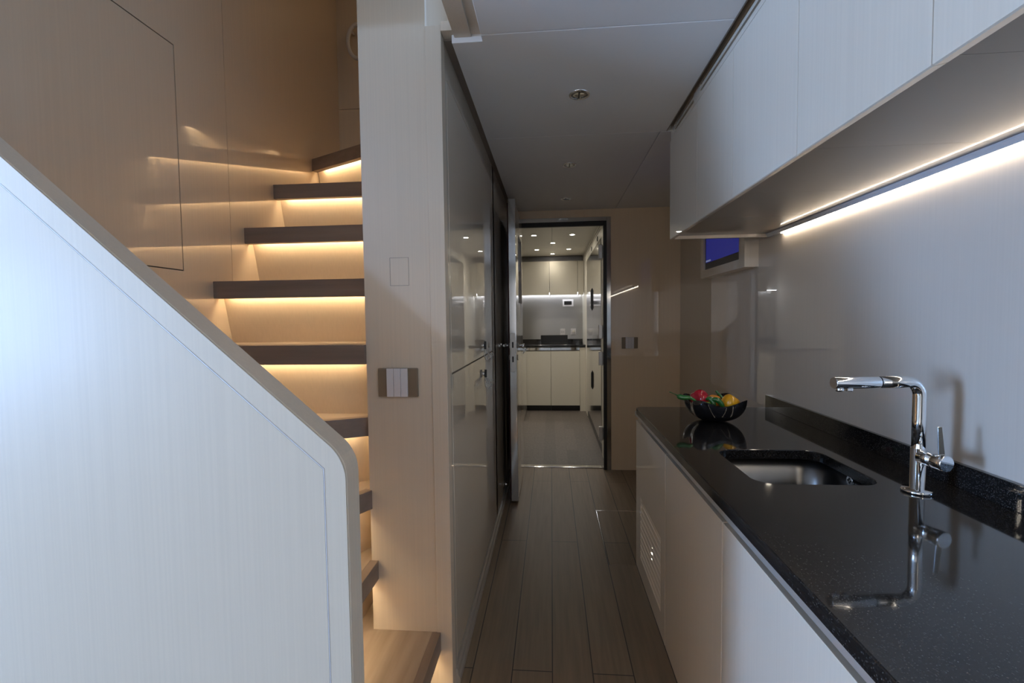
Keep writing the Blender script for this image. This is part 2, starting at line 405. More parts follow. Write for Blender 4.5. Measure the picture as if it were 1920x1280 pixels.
# door frame
fr = bmesh.new()
bx(fr, DX1, DX1+0.035, YB-0.012, YB+0.10, 0, DZ+0.035, 0.002)
bx(fr, DX0-0.035, DX0, YB-0.012, YB+0.10, 0, DZ+0.035, 0.002)
bx(fr, DX0, DX1, YB-0.012, YB+0.10, DZ, DZ+0.035, 0.002)
f_ = struct('door_frame', fr, 'polished', 'polished steel frame of the galley doorway'); f_.name = 'trim_10'
seal = bmesh.new()
bx(seal, DX1-0.026, DX1, YB-0.006, YB+0.03, 0, DZ, 0.003)
bx(seal, DX0, DX0+0.02, YB-0.006, YB+0.03, 0, DZ, 0.003)
bx(seal, DX0, DX1-0.026, YB-0.006, YB+0.03, DZ-0.035, DZ, 0.003)
struct('trim_11', seal, 'rubber', 'black rubber door seal')
hinge = None
for z in (0.30, 0.95, 1.18, 1.86):
    hh = obj('hinge', bx(B(DX1-0.062, DX1-0.027, YB+0.045, YB+0.075, z-0.06, z+0.06, 0.004), DX1-0.030, DX1, YB+0.06, YB+0.072, z-0.05, z+0.05), 'alu', f_)
# door leaf, open along the left wall
dl = thing('door_1', 'open door leaf with polished steel edge against the locker wall', 'door', (-0.27, 3.65, 0)); dl['kind'] = 'structure'
del dl['category']
bm = bmesh.new()
WYA, WYB, WZA, WZB = 3.55, 3.95, 1.42, 1.93
bx(bm, -0.287, -0.243, 3.285, 4.02, 0.02, WZA); bx(bm, -0.287, -0.243, 3.285, 4.02, WZB, 2.10)
bx(bm, -0.287, -0.243, 3.285, WYA, WZA, WZB); bx(bm, -0.287, -0.243, WYB, 4.02, WZA, WZB)
obj('panel', bm, 'gloss', dl)
obj('edge_plate', B(-0.289, -0.240, 3.262, 3.285, 0.018, 2.118, 0.002), 'polished', dl, 'polished steel edge')
obj('seal', B(-0.300, -0.288, 3.30, 4.02, 0.018, 2.10), 'red', dl, 'dark red rubber seal')
obj('window_pane', B(-0.270, -0.262, WYA, WYB, WZA, WZB), glass, dl)
bm = bmesh.new(); bx(bm, -0.281, -0.251, 3.2595, 3.2625, 0.93, 1.20, 0.001)
lp = obj('lock_plate', bm, 'brushed', dl)
bm = bmesh.new()
bx(bm, -0.272, -0.261, 3.254, 3.260, 1.10, 1.14, 0.001); bx(bm, -0.272, -0.261, 3.257, 3.260, 1.00, 1.04, 0.001)
obj('latch', bm, 'black', lp)
bm = bmesh.new()
tube(bm, [(-0.289, 3.31, 1.113), (-0.332, 3.31, 1.113)], 0.009, 12)
tube(bm, [(-0.332, 3.302, 1.113), (-0.332, 3.42, 1.113)], 0.008, 12)
tube(bm, [(-0.240, 3.31, 1.113), (-0.200, 3.31, 1.113)], 0.009, 12)
tube(bm, [(-0.200, 3.302, 1.113), (-0.200, 3.42, 1.113)], 0.008, 12)
obj('handle', bm, 'chrome', dl, 'chrome lever handle')
bm = bmesh.new()
for sgn, xx in ((-1, -0.2895), (1, -0.2395)):
    for z in (1.113, 1.03):
        tube(bm, [(xx, 3.31, z), (xx+sgn*0.006, 3.31, z)], 0.021, 20)
obj('handle_rose', bm, 'brushed', dl)
ds = thing('door_stop', 'small steel door stop near the floor behind the open door', 'door stop', (-0.345, 3.28, 0.134))
bm = bmesh.new(); tube(bm, [(-0.349, 3.28, 0.134), (-0.343, 3.28, 0.134)], 0.022, 20)
obj('base_plate', bm, 'brushed', ds)
bm = bmesh.new(); tube(bm, [(-0.343, 3.28, 0.134), (-0.318, 3.28, 0.134)], 0.011, 16)
obj('buffer', bm, 'chrome', ds)

# floor hatch outline
fh = bmesh.new(); e = 0.002
X0, X1, Y0, Y1 = 0.292, 0.60, 2.468, 3.172
bx(fh, X0, X1, Y0, Y1, 0.0002, 0.0012)
fh_ = thing('floor_hatch', 'flush floor hatch of oak planks with thin metal edging', 'hatch', (0.4, 2.8, 0))
obj('panel', fh, 'floor', fh_)
bm = bmesh.new()
bx(bm, X0-e, X0, Y0, Y1, 0, 0.0016); bx(bm, X0-e, X1, Y0-e, Y0, 0, 0.0016); bx(bm, X0-e, X1, Y1, Y1+e, 0, 0.0016)
obj('edging', bm, 'polished', fh_)
obj('gap', B(X0, X0+e*1.6, Y0, Y1, 0, 0.0019), 'dark', fh_)

# ================================================================ STAIRCASE
st = thing('staircase', 'winding oak staircase with dark noses and warm light under each step', 'staircase', (-0.95, 1.6, 0))
H = [0.22, 0.467, 0.715, 0.965, 1.218, 1.458, 1.70, 1.944, 2.187]
TH = 0.066
def winder(name, pts, z, mat_=None, th=TH):
    bm = bmesh.new(); prism(bm, pts, 'Z', z-th, z)
    return bm
YF = 0.859
PX = XP; py = YP-0.001
def add_step(top, z, nosea, noseb, back, wm, led_in=0.03, seams=()):
    """top polygon; nosea->noseb is the nose line; back = inward unit direction"""
    a, b_ = Vector(nosea), Vector(noseb); bk = Vector(back).normalized()
    NW = 0.03
    nose = [a, b_, b_+bk*NW, a+bk*NW]
    top = list(top); top[0] = tuple(a+bk*(NW+0.0003)); top[1] = tuple(b_+bk*(NW+0.0003))
    t = obj('tread', prism(bmesh.new(), top, 'Z', z-0.045, z), wm[0], st)
    bm = prism(bmesh.new(), [tuple(v) for v in nose], 'Z', z-TH, z+0.0004, 0.0015)
    n_ = obj('nosing', bm, wm[1], t, 'dark oak front edge')
    # LED channel behind the nosing
    d = (b_-a).normalized()
    l0 = a + d*0.03 + bk*(NW+0.004); l1 = b_ - d*0.03 + bk*(NW+0.004)
    q = [l0, l1, l1+bk*0.010, l0+bk*0.010]
    obj('light_strip', prism(bmesh.new(), [tuple(v) for v in q], 'Z', z-0.052, z-0.047), 'led_stair', t, 'glowing warm light strip')
def riser(a, b_, z0, z1, bk, lean=0.045, mt='lacquer'):
    a, b_ = Vector(a), Vector(b_); bk = Vector(bk).normalized()
    bm = bmesh.new()
    vs = []
    for off in (0, 0.012):
        for p, zz, l in ((a, z0, lean), (b_, z0, lean), (b_, z1, 0), (a, z1, 0)):
            q = p + bk*(l+off); vs.append(bm.verts.new((q.x, q.y, zz)))
    f = vs
    for idx in ((0, 1, 2, 3), (7, 6, 5, 4), (0, 4, 5, 1), (1, 5, 6, 2), (2, 6, 7, 3), (3, 7, 4, 0)):
        bm.faces.new([f[i] for i in idx])
    bmesh.ops.recalc_face_normals(bm, faces=bm.faces)
    obj('riser', bm, mt, st)
T1 = ('tread', 'nose'); T2 = ('tread2', 'nose2')
RS = 0.055   # riser set-back from the nose
# straight flight noses (left end at XS, right end at XP)
N4, N3, N2 = 1.735, 1.935, 2.163
N5 = 1.548
# t5..t2 rectangular
xr = XP-0.0005; xl = XS+0.0005
# lower winders (t9 nose along X=-0.39; t8 nose along X=-0.606)
add_step([(-0.39, py), (-0.39, YF), (-0.70, YF), (-0.70, 1.745), (XP-0.001, 1.745), (XP-0.001, py)], H[0], (-0.39, py), (-0.39, YF), (-1, 0), T2)
riser((-0.39-RS, py), (-0.39-RS, YF), 0.0, H[0]-0.045, (-1, 0), 0.03)
add_step([(-0.606, py), (-0.606, YF), (-1.08, YF), (-0.70, 1.745), (XP-0.001, 1.745), (XP-0.001, py)], H[1], (-0.606, py), (-0.606, YF), (-1, 0), T2)
riser((-0.606-RS, 1.74), (-0.606-RS, YF), H[0], H[1]-0.045, (-1, 0), 0.03)
# t7: nose from the pillar corner towards the camera-left
a7 = Vector((-0.622, 1.563)); d7 = Vector((-0.485, -0.875)).normalized(); b7 = a7 + d7*((a7.y-YF)/-d7.y)
bk7 = Vector((d7.y, -d7.x)); bk7 = bk7 if bk7.x < 0 else -bk7
add_step([tuple(a7), tuple(b7), (xl, YF), (xl, 1.45), (XP-0.02, 1.68), (XP-0.001, 1.68), (XP-0.001, 1.566)], H[2], a7, b7, bk7, T2)
ra = a7 + bk7*RS - d7*0.09; rb = b7 + bk7*RS
riser(ra + Vector((0.0, 0.0)), rb, H[1], H[2]-0.045, bk7, 0.03)
obj('riser', B(-1.0, XP-0.001, 1.747, 1.757, 0.0, 0.90), 'satin', st)  # added filler panel behind the winders, not a riser; closes black gaps
# t6
a6 = Vector((XP-0.001, 1.585)); d6 = Vector((-0.889, -0.457)).normalized(); b6 = a6 + d6*((a6.x-xl)/-d6.x)
bk6 = Vector((d6.y, -d6.x)); bk6 = bk6 if bk6.y > 0 else -bk6
add_step([tuple(a6), tuple(b6), (xl, 1.72), (XP-0.001, 1.72)], H[3], a6, b6, bk6, T1)
riser(a6+bk6*RS-d6*0.03, b6+bk6*RS+d6*0.02, H[2], H[3]-0.045, bk6, 0.03)
for z, zb, y, yn in ((H[4], H[3], N5, N4), (H[5], H[4], N4, N3), (H[6], H[5], N3, N2), (H[7], H[6], N2, 2.45)):
    add_step([(xr, y), (xl, y), (xl, yn+0.13+(0.16 if z == H[7] else 0)), (xr, yn+0.13)], z, (xr, y), (xl, y), (0, 1), T1)
    riser((xr, y+RS), (xl, y+RS), zb, z-0.045, (0, 1))
# t1: angled top step
a1 = Vector((XP-0.001, 2.187)); b1 = Vector((xl, 2.541)); d1 = (b1-a1).normalized()
bk1 = Vector((-d1.y, d1.x)); bk1 = bk1 if bk1.y > 0 else -bk1
add_step([tuple(a1), tuple(b1), (xl, YS), (XP-0.001, YS)], H[8], a1, b1, bk1, T1)
riser(a1+bk1*RS, b1+bk1*RS+d1*0.03, H[7], H[8]-0.045, bk1)

a0_ = Vector((XP-0.001, 2.40)); b0_ = Vector((-0.93, YS-0.001)); d0_ = (b0_-a0_).normalized(); bk0 = Vector((d0_.y, -d0_.x))
bk0 = bk0 if bk0.x > 0 else -bk0
add_step([tuple(a0_), tuple(b0_), (XP-0.001, YS-0.001)], 2.43, a0_+d0_*0.02, b0_-d0_*0.02, bk0, T2)
# balustrade panel
bl = thing('balustrade', 'pale veneered stair balustrade panel with sloping top and rounded corner', 'balustrade', (-0.8, 0.83, 0))
BX = -0.365; zt = lambda x: 1.609 - 0.871*(x+1.0)
outer = [(BX, 0.0), (BX, zt(BX)), (XS, zt(XS)), (XS, 0.0)]
op = round_poly(outer, [0, 0.085, 0, 0], 10)
bm = bmesh.new(); prism(bm, op, 'Y', 0.803, 0.857, 0.003)
obj('core', bm, 'satin', bl)
# front skin: frame band and inset field with a fine bead between them
ins = 0.042
ix = BX-ins; iz = lambda x: zt(x) - ins*math.sqrt(1+0.871**2)
field = [(ix, 0.0), (ix, iz(ix)), (XS, iz(XS)), (XS, 0.0)]
obj('field_panel', prism(bmesh.new(), field, 'Y', 0.7995, 0.803), 'satin', bl)
g_ = 0.0035
fo = [(BX-0.001, 0.0)] + [p for p in round_poly([(BX-0.001, -1), (BX-0.001, zt(BX)-0.001), (XS, zt(XS)-0.001), (XS, -1)], [0, 0.085, 0, 0], 10)[1:-2]] + [(XS, zt(XS)-0.001)]
fi = [(XS, iz(XS)+g_*1.33), (ix+g_, iz(ix+g_)+g_*1.33), (ix+g_, 0.0)]
obj('frame_band', prism(bmesh.new(), fo+fi, 'Y', 0.7995, 0.803), 'satin', bl)
bm = bmesh.new(); 
tube(bm, [(XS, 0.8005, iz(XS)+g_*0.66), (ix+g_/2, 0.8005, iz(ix+g_/2)+g_*0.66), (ix+g_/2, 0.8005, 0.0)], 0.0016, 8)
obj('bead', bm, 'plastic', bl)

# grab rail on stair back wall
bm = bmesh.new()
pts = []
for k in range(-8, 9):
    t = k/8*PI/2
    pts.append((-1.15-0.062*math.cos(t), 2.86, 2.985+0.10*math.sin(t)))
pts = [(-1.10, 2.86, 2.885)] + pts + [(-1.10, 2.86, 3.085)]
tube(bm, pts, 0.012, 12); tube(bm, [(-1.19, 2.87, 3.05), (-1.19, 2.9, 3.05)], 0.008, 10)
o = obj('grab_rail', bm, 'plastic'); tag(o, 'curved white grab rail high on the stair back wall', 'rail')

# ================================================================ BASE CABINETS AND WORKTOP
ZF = 0.77
def cab_body(y0, y1, parent):
    bm = bmesh.new(); x0 = XC+0.02
    bx(bm, x0, XR-0.001, y0, y0+0.016, 0.0, 0.80); bx(bm, x0, XR-0.001, y1-0.016, y1, 0.0, 0.80)
    bx(bm, x0+0.001, XR-0.002, y0+0.016, y1-0.016, 0.0, 0.016); bx(bm, XR-0.012, XR-0.002, y0+0.016, y1-0.016, 0.016, 0.60)
    return obj('body', bm, 'dark' if False else 'front', parent)
GAP = 0.0022
# unit 1 (far): drawer over a louvred door
GRP = 'base cabinets under the granite worktop'
c1 = thing('base_cabinet', 'far base cabinet whose door has a louvred grille', 'cabinet', (0.75, 2.16, 0), GRP)
cab_body(1.853, 2.478, c1)
gy0, gy1, gz0, gz1 = 1.925, 2.365, 0.095, 0.405
bm = bmesh.new()
dy0, dy1 = 1.852+GAP, 2.48
bx(bm, XC, XC+0.02, dy0, gy0, 0.004, ZF); bx(bm, XC, XC+0.02, gy1, dy1, 0.004, ZF)
bx(bm, XC, XC+0.02, gy0, gy1, 0.004, gz0); bx(bm, XC, XC+0.02, gy0, gy1, gz1, ZF)
dr = obj('door', bm, 'front', c1)
ns = 10
obj('grille_backing', B(XC+0.0192, XC+0.0198, gy0, gy1, gz0, gz1), 'browntrim', dr)
for i in range(ns):
    z = gz0 + (i+0.5)*(gz1-gz0)/ns; hh = (gz1-gz0)/ns
    bm = bmesh.new()
    prism(bm, [(XC-0.001, z-hh*0.40), (XC-0.001, z-hh*0.48), (XC+0.004, z-hh*0.48), (XC+0.018, z+hh*0.10), (XC+0.014, z+hh*0.10), (XC+0.003, z-hh*0.36)], 'Y', gy0, gy1)
    obj('louvre', bm, 'front', dr)
# unit 2, unit 3, unit 4
for nm, (a, b_), lab in (('base_cabinet', (1.238, 1.850), 'middle base cabinet with a plain pale door, next to the louvred cabinet'),
                         ('base_cabinet', (0.45, 1.235), 'base cabinet nearest the camera below the granite, its door bluish in daylight'),
                         ('base_cabinet', (-0.8, 0.447), 'plain base cabinet behind the camera under the granite worktop')):
    c = thing(nm, lab, 'cabinet', (0.75, (a+b_)/2, 0), GRP)
    cab_body(a+0.001, b_-0.001, c)
    obj('door', B(XC, XC+0.02, a+GAP/2, b_-GAP/2, 0.004, ZF, 0.001), 'front', c)
# handle channel under the worktop
bm = bmesh.new()
prism(bm, [(0.428, 0.8165), (0.428, 0.794), (0.433, 0.794), (0.446, 0.800), (0.450, 0.800), (0.4545, 0.800), (0.4545, 0.8165)], 'Y', -0.8, 2.478)
o = obj('handle_channel', bm, 'alu'); tag(o, 'long metal finger channel under the front edge of the granite worktop', 'handle')

# worktop with sink cut-out
wt = thing('worktop', 'speckled black granite worktop with raised back edge', 'worktop', (0.75, 1.2, 0.83))
def flat_with_hole(outer, holes, z0, z1):
    bm = bmesh.new(); es = []
    for loop in [outer]+holes:
        vs = [bm.verts.new((p[0], p[1], z0)) for p in loop]
        for i in range(len(vs)): es.append(bm.edges.new((vs[i], vs[(i+1) % len(vs)])))
    r = bmesh.ops.triangle_fill(bm, use_beauty=True, use_dissolve=False, edges=es)
    fs = [f for f in bm.faces]
    ex = bmesh.ops.extrude_face_region(bm, geom=fs)
    bmesh.ops.translate(bm, verts=[v for v in ex['geom'] if isinstance(v, bmesh.types.BMVert)], vec=(0, 0, z1-z0))
    bmesh.ops.recalc_face_normals(bm, faces=bm.faces)
    return bm
sh = round_poly([(0.553, 1.312), (0.880, 1.312), (0.880, 1.648), (0.553, 1.648)], 0.055, 8)
wo = round_poly([(0.42, -0.8), (1.0645, -0.8), (1.0645, 2.425), (0.42, 2.425)], [0, 0, 0, 0.035], 8)
def bevel_top(bm, z, off):
    es = [e for e in bm.edges if abs(e.verts[0].co.z-z) < 1e-5 and abs(e.verts[1].co.z-z) < 1e-5 and len(e.link_faces) == 2 and any(abs(f.normal.z) < 0.5 for f in e.link_faces) and any(abs(f.normal.z) > 0.5 for f in e.link_faces)]
    bmesh.ops.bevel(bm, geom=es, offset=off, segments=2, affect='EDGES', profile=0.5)
    return bm
bm = flat_with_hole(wo, [sh], 0.817, 0.847); bm.normal_update(); bevel_top(bm, 0.847, 0.0025)
obj('slab', bm, 'granite', wt)
obj('upstand', B(1.050, 1.0645, -0.8, 2.42, 0.847, 0.910, 0.0015), 'granite', wt)
# undermount sink
sk = thing('sink', 'undermounted stainless steel sink basin with rounded corners', 'sink', (0.716, 1.48, 0.66))
bm = bmesh.new()
loops = []
for ins_, z, r in ((-0.034, 0.8168, 0.086), (-0.024, 0.8168, 0.078), (-0.024, 0.70, 0.078), (-0.008, 0.662, 0.064), (0.03, 0.655, 0.04)):
    L_ = round_poly([(0.553+ins_, 1.312+ins_), (0.880-ins_, 1.312+ins_), (0.880-ins_, 1.648-ins_), (0.553+ins_, 1.648-ins_)], r, 8)
    loops.append([bm.verts.new((p[0], p[1], z)) for p in L_])
n = len(loops[0])
for A_, B_ in zip(loops, loops[1:]):
    for k in range(n): bm.faces.new((A_[k], A_[(k+1) % n], B_[(k+1) % n], B_[k]))
bm.faces.new(loops[-1][::-1])
for f in bm.faces: f.smooth = True
bmesh.ops.recalc_face_normals(bm, faces=bm.faces)
so = obj('basin', bm, 'sink', sk); so.modifiers.new('thick', 'SOLIDIFY').thickness = 0.0012
bm = bmesh.new(); tube(bm, [(0.9035, 1.497, 0.796), (0.8985, 1.497, 0.796)], 0.0145, 24)
ov = obj('overflow', bm, 'chrome', sk, 'round chrome overflow')
bm = bmesh.new()
for k in range(4):
    a = k*PI/2; bx(bm, 0.8975, 0.8988, 1.497+0.006*math.cos(a)-0.003, 1.497+0.006*math.cos(a)+0.003, 0.796+0.006*math.sin(a)-0.003, 0.796+0.006*math.sin(a)+0.003)
obj('overflow_slots', bm, 'black', ov)
bm = bmesh.new(); lathe(bm, [(0.045, 0.6565), (0.043, 0.659), (0.03, 0.657), (0, 0.656)], 0.716, 1.48, 28)
obj('drain', bm, 'chrome', sk)

# faucet
fa = thing('faucet', 'tall chrome right-angled kitchen faucet behind the sink', 'faucet', (0.928, 1.268, 0.847))
FX, FY = 0.925, 1.268
bm = bmesh.new(); R = 0.0145
lathe(bm, [(0, 0.8475), (0.034, 0.8475), (0.034, 0.853), (0.031, 0.856), (0.0158, 0.857), (0.0158, 0.960), (0, 0.960)], FX, FY, 36)
obj('base', bm, 'chrome', fa)
bm = bmesh.new()
ad_ = Vector((-0.994, -0.105, 0)); zt_ = 1.129
pts = [(FX, FY, 0.9605), (FX, FY, 1.03)]
rc = 0.034
for k in range(0, 13):
    t = k/12*PI/2
    h_ = rc*(1-math.cos(t)); v_ = rc*math.sin(t)
    pts.append((FX+ad_.x*h_, FY+ad_.y*h_, zt_-rc+v_))
pts.append((FX+ad_.x*0.105, FY+ad_.y*0.105, zt_))
tube(bm, pts, R, 28); obj('spout', bm, 'chrome', fa)
bm = bmesh.new()
p0 = Vector((FX, FY, zt_))+ad_*0.1065; p1 = Vector((FX, FY, zt_))+ad_*0.222
tube(bm, [p0, p0+ad_*0.002, p1-ad_*0.002, p1], [R*0.97, R*1.02, R*1.02, R*0.97], 28)
sp_ = obj('spray_head', bm, 'chrome', fa)
bm = bmesh.new()
q = p1 - ad_*0.016; lathe(bm, [(0, -0.007), (0.008, -0.007), (0.009, 0), (0, 0.002)], 0, 0, 20, Matrix.Translation((q.x, q.y, zt_-R)))
q2 = p1 - ad_*0.040
bx(bm, q2.x-0.007, q2.x+0.007, q2.y-0.006, q2.y+0.006, zt_-R-0.007, zt_-R+0.002, 0.002)
obj('nozzle', bm, 'chrome', sp_)
ld = Vector((0.2, -0.98, 0)).normalized()
bm = bmesh.new(); c0 = Vector((FX, FY, 0.940)) + ld*0.008; c1_ = Vector((FX, FY, 0.940)) + ld*0.072
tube(bm, [c0, c0+ld*0.034], 0.0175, 28); obj('valve_body', bm, 'chrome', fa)
bm = bmesh.new(); tube(bm, [c0+ld*0.0345, c0+ld*0.0365, c1_-ld*0.0015, c1_], [0.0180, 0.0198, 0.0198, 0.0185], 32)
kb = obj('lever_cap', bm, 'chrome', fa)
bm = bmesh.new(); lc = c1_-ld*0.012
prism(bm, [(-0.0065, 0.015), (0.0065, 0.015), (0.0045, 0.088), (-0.0045, 0.088)], 'Y', -0.002, 0.002, 0.0008)
bmesh.ops.transform(bm, matrix=Matrix.Translation((lc.x, lc.y, 0.940)) @ Matrix.Rotation(math.radians(-5), 4, 'Y') @ Matrix.Rotation(math.radians(-25), 4, 'Z'), verts=bm.verts)
obj('lever', bm, 'chrome', kb)

# bowl with four raised corners
bw = bmesh.new()
CX, CY, CZ = 0.703, 2.115, 0.8475
NR, NA = 14, 64
def bowl_pt(u, a, inner=False):
    # superellipse-ish square outline, corners lifted
    rot = math.radians(3)
    aa = a - rot
    c4 = (1-math.cos(4*aa+PI*0))/2          # 0 on axes? -> corners at 45 deg
    R_ = 0.101 + 0.036*c4
    rr_ = 0.042 + (R_-0.042)*math.sin(u*PI/2)**0.9
    z = 0.004 + (0.058 + 0.034*c4)*(1-math.cos(u*PI/2)**0.95) if u > 0 else 0.0
    z = 0.003 + (0.074 + 0.026*c4**1.3)*(u**1.7)
    rr_ = 0.040 + (R_-0.040)*(1-(1-u)**1.9)
    if inner: rr_ -= 0.003*(1 if u > 0 else 1); z += 0.003*(1-u)
    return Vector((CX+rr_*math.cos(a), CY+rr_*math.sin(a), CZ+z))
ringsO = [[bw.verts.new(bowl_pt(i/NR, 2*PI*k/NA)) for k in range(NA)] for i in range(NR+1)]
ringsI = [[bw.verts.new(bowl_pt(i/NR, 2*PI*k/NA, True)) for k in range(NA)] for i in range(NR, -1, -1)]
seq = ringsO+ringsI
for A_, B_ in zip(seq, seq[1:]):
    for k in range(NA): bw.faces.new((A_[k], A_[(k+1) % NA], B_[(k+1) % NA], B_[k]))
bw.faces.new(ringsO[0][::-1]); bw.faces.new(ringsI[-1])
bmesh.ops.recalc_face_normals(bw, faces=bw.faces)
M['bowl'] = mat('glossy_black_glaze', (0.010, 0.010, 0.012), 0.08, 0, 1, 0.02)
o = obj('bowl', bw, 'bowl'); tag(o, 'glossy black bowl with raised corners holding vegetables on the worktop', 'bowl'); smooth(o, 50)

# vegetables
def veg_mat(n, c1, c2, rough=0.22):
    mt = mat(n, c1, rough, 0, 0.6, 0.08); streak(mt, c1, c2, 14, (1, 1, 1), 2); return mt
M['vred'] = veg_mat('red_pepper_skin', (0.42, 0.004, 0.018), (0.52, 0.01, 0.03))
M['vyel'] = veg_mat('yellow_pepper_skin', (0.80, 0.36, 0.012), (0.85, 0.46, 0.02))
M['vora'] = veg_mat('orange_peel', (0.80, 0.26, 0.012), (0.85, 0.33, 0.02), 0.4)
M['vgre'] = veg_mat('green_chilli_skin', (0.02, 0.13, 0.022), (0.05, 0.22, 0.045))
M['vlim'] = veg_mat('lime_pepper_skin', (0.30, 0.38, 0.03), (0.42, 0.46, 0.04))
M['stem'] = mat('green_stem', (0.05, 0.14, 0.03), 0.5)
def pepper(name, lab, cat, loc, rot, R_, Hh, lobes, m_, amp=0.10, dimple=0.5, stem=True):
    t = thing(name, lab, cat, loc, 'vegetables in the black bowl'); t.rotation_euler = rot
    bm = bmesh.new(); n1_, n2_ = 20, 48; rings = []
    for i in range(n1_+1):
        v = i/n1_*PI
        ring = []
        for k in range(n2_):
            a = 2*PI*k/n2_
            lob = 1 + amp*(abs(math.cos(lobes*a/2))**0.7 - 0.6)*math.sin(v)
            r_ = R_*(math.sin(v)**0.62)*lob*(1-0.10*(1-math.cos(v))/2)
            z_ = Hh/2*math.cos(v)
            d_ = math.exp(-(r_/(R_*0.42))**2)
            z_ -= math.copysign(dimple*Hh*0.22*d_, z_) if v < PI/2 else -dimple*Hh*0.10*d_
            ring.append(bm.verts.new((r_*math.cos(a), r_*math.sin(a), z_)))
        rings.append(ring)
    for A_, B_ in zip(rings, rings[1:]):
        for k in range(n2_): bm.faces.new((A_[k], A_[(k+1) % n2_], B_[(k+1) % n2_], B_[k]))
    bmesh.ops.remove_doubles(bm, verts=bm.verts, dist=1e-5)
    bmesh.ops.recalc_face_normals(bm, faces=bm.faces)
    for f in bm.faces: f.smooth = True
    b_ = obj('flesh', bm, m_, t, local=True)
    if stem:
        bm = bmesh.new(); zt2 = Hh/2-dimple*Hh*0.22
        tube(bm, [(0, 0, zt2-0.003), (0, 0, zt2+0.006), (0.003, 0, zt2+0.016), (0.008, 0, zt2+0.024)], [0.010, 0.0045, 0.0035, 0.004], 10)
        obj('stem', bm, 'stem', t, local=True)
    return t
def chilli(lab, pts, rs, stem_pts=None, m_='vgre', name='chilli_pepper'):
    t = thing(name, lab, 'vegetable', pts[0], 'vegetables in the black bowl')
    # smooth path
    P = [Vector(p) for p in pts]; out = []; rr_ = []
    N = 5
    for i in range(len(P)-1):
        p0_ = P[max(i-1, 0)]; p1_ = P[i]; p2_ = P[i+1]; p3_ = P[min(i+2, len(P)-1)]
        for k in range(N):
            s = k/N
            out.append(0.5*((2*p1_)+(-p0_+p2_)*s+(2*p0_-5*p1_+4*p2_-p3_)*s*s+(-p0_+3*p1_-3*p2_+p3_)*s**3)); rr_.append(rs[i]*(1-s)+rs[i+1]*s)
    out.append(P[-1]); rr_.append(rs[-1])
    bm = bmesh.new(); tube(bm, out, rr_, 14)
    for f in bm.faces: f.smooth = True
    obj('flesh', bm, m_, t)
    if stem_pts:
        bm = bmesh.new(); tube(bm, stem_pts, [0.0035]+[0.0016]*(len(stem_pts)-2)+[0.0022], 8); obj('stem', bm, 'stem', t)
    return t
pepper('bell_pepper', 'dark red bell pepper at the left of the bowl', 'vegetable', (0.650, 2.132, 0.936), (0.35, -1.25, 0.3), 0.041, 0.078, 4, 'vred', 0.30, 0.5, False)
pepper('bell_pepper', 'glossy yellow pepper on the right side of the bowl', 'vegetable', (0.757, 2.080, 0.926), (0.25, 0.55, 0.3), 0.038, 0.078, 3, 'vyel', 0.10, 0.3, False)
pepper('orange', 'small orange fruit between the red and yellow peppers at the back', 'fruit', (0.716, 2.150, 0.924), (0.1, 0.1, 0), 0.029, 0.057, 1, 'vora', 0.0, 0.12, False)
pepper('bell_pepper', 'yellow-green pepper low at the front of the bowl', 'vegetable', (0.657, 2.058, 0.912), (0.9, 0.3, 0.2), 0.025, 0.046, 3, 'vlim', 0.15)
pepper('onion', 'small pale bulb half hidden under the green peppers', 'vegetable', (0.690, 2.105, 0.934), (0.2, 0.1, 0), 0.015, 0.034, 1, 'plastic', 0.0, 0.1, False)
chilli('green chilli sticking out over the left rim of the bowl, with a long thin stem', [(0.544, 2.10, 0.958), (0.552, 2.097, 0.954), (0.570, 2.09, 0.950), (0.592, 2.08, 0.951), (0.62, 2.075, 0.935)], [0.006, 0.0115, 0.011, 0.008, 0.003], [(0.545, 2.10, 0.958), (0.530, 2.10, 0.965), (0.510, 2.10, 0.974)])
chilli('curled green chilli in the middle front of the bowl', [(0.672, 2.06, 0.930), (0.684, 2.05, 0.948), (0.698, 2.045, 0.945), (0.712, 2.04, 0.928), (0.722, 2.04, 0.908)], [0.006, 0.011, 0.012, 0.009, 0.003])
chilli('short green chilli leaning left beside the curled one', [(0.658, 2.075, 0.945), (0.668, 2.062, 0.950), (0.680, 2.050, 0.932), (0.686, 2.045, 0.912)], [0.005, 0.010, 0.010, 0.004])
chilli('thin dark green chilli standing up behind the yellow pepper', [(0.731, 2.17, 0.968), (0.737, 2.165, 0.958), (0.748, 2.15, 0.944), (0.757, 2.14, 0.925)], [0.0055, 0.0055, 0.005, 0.003])

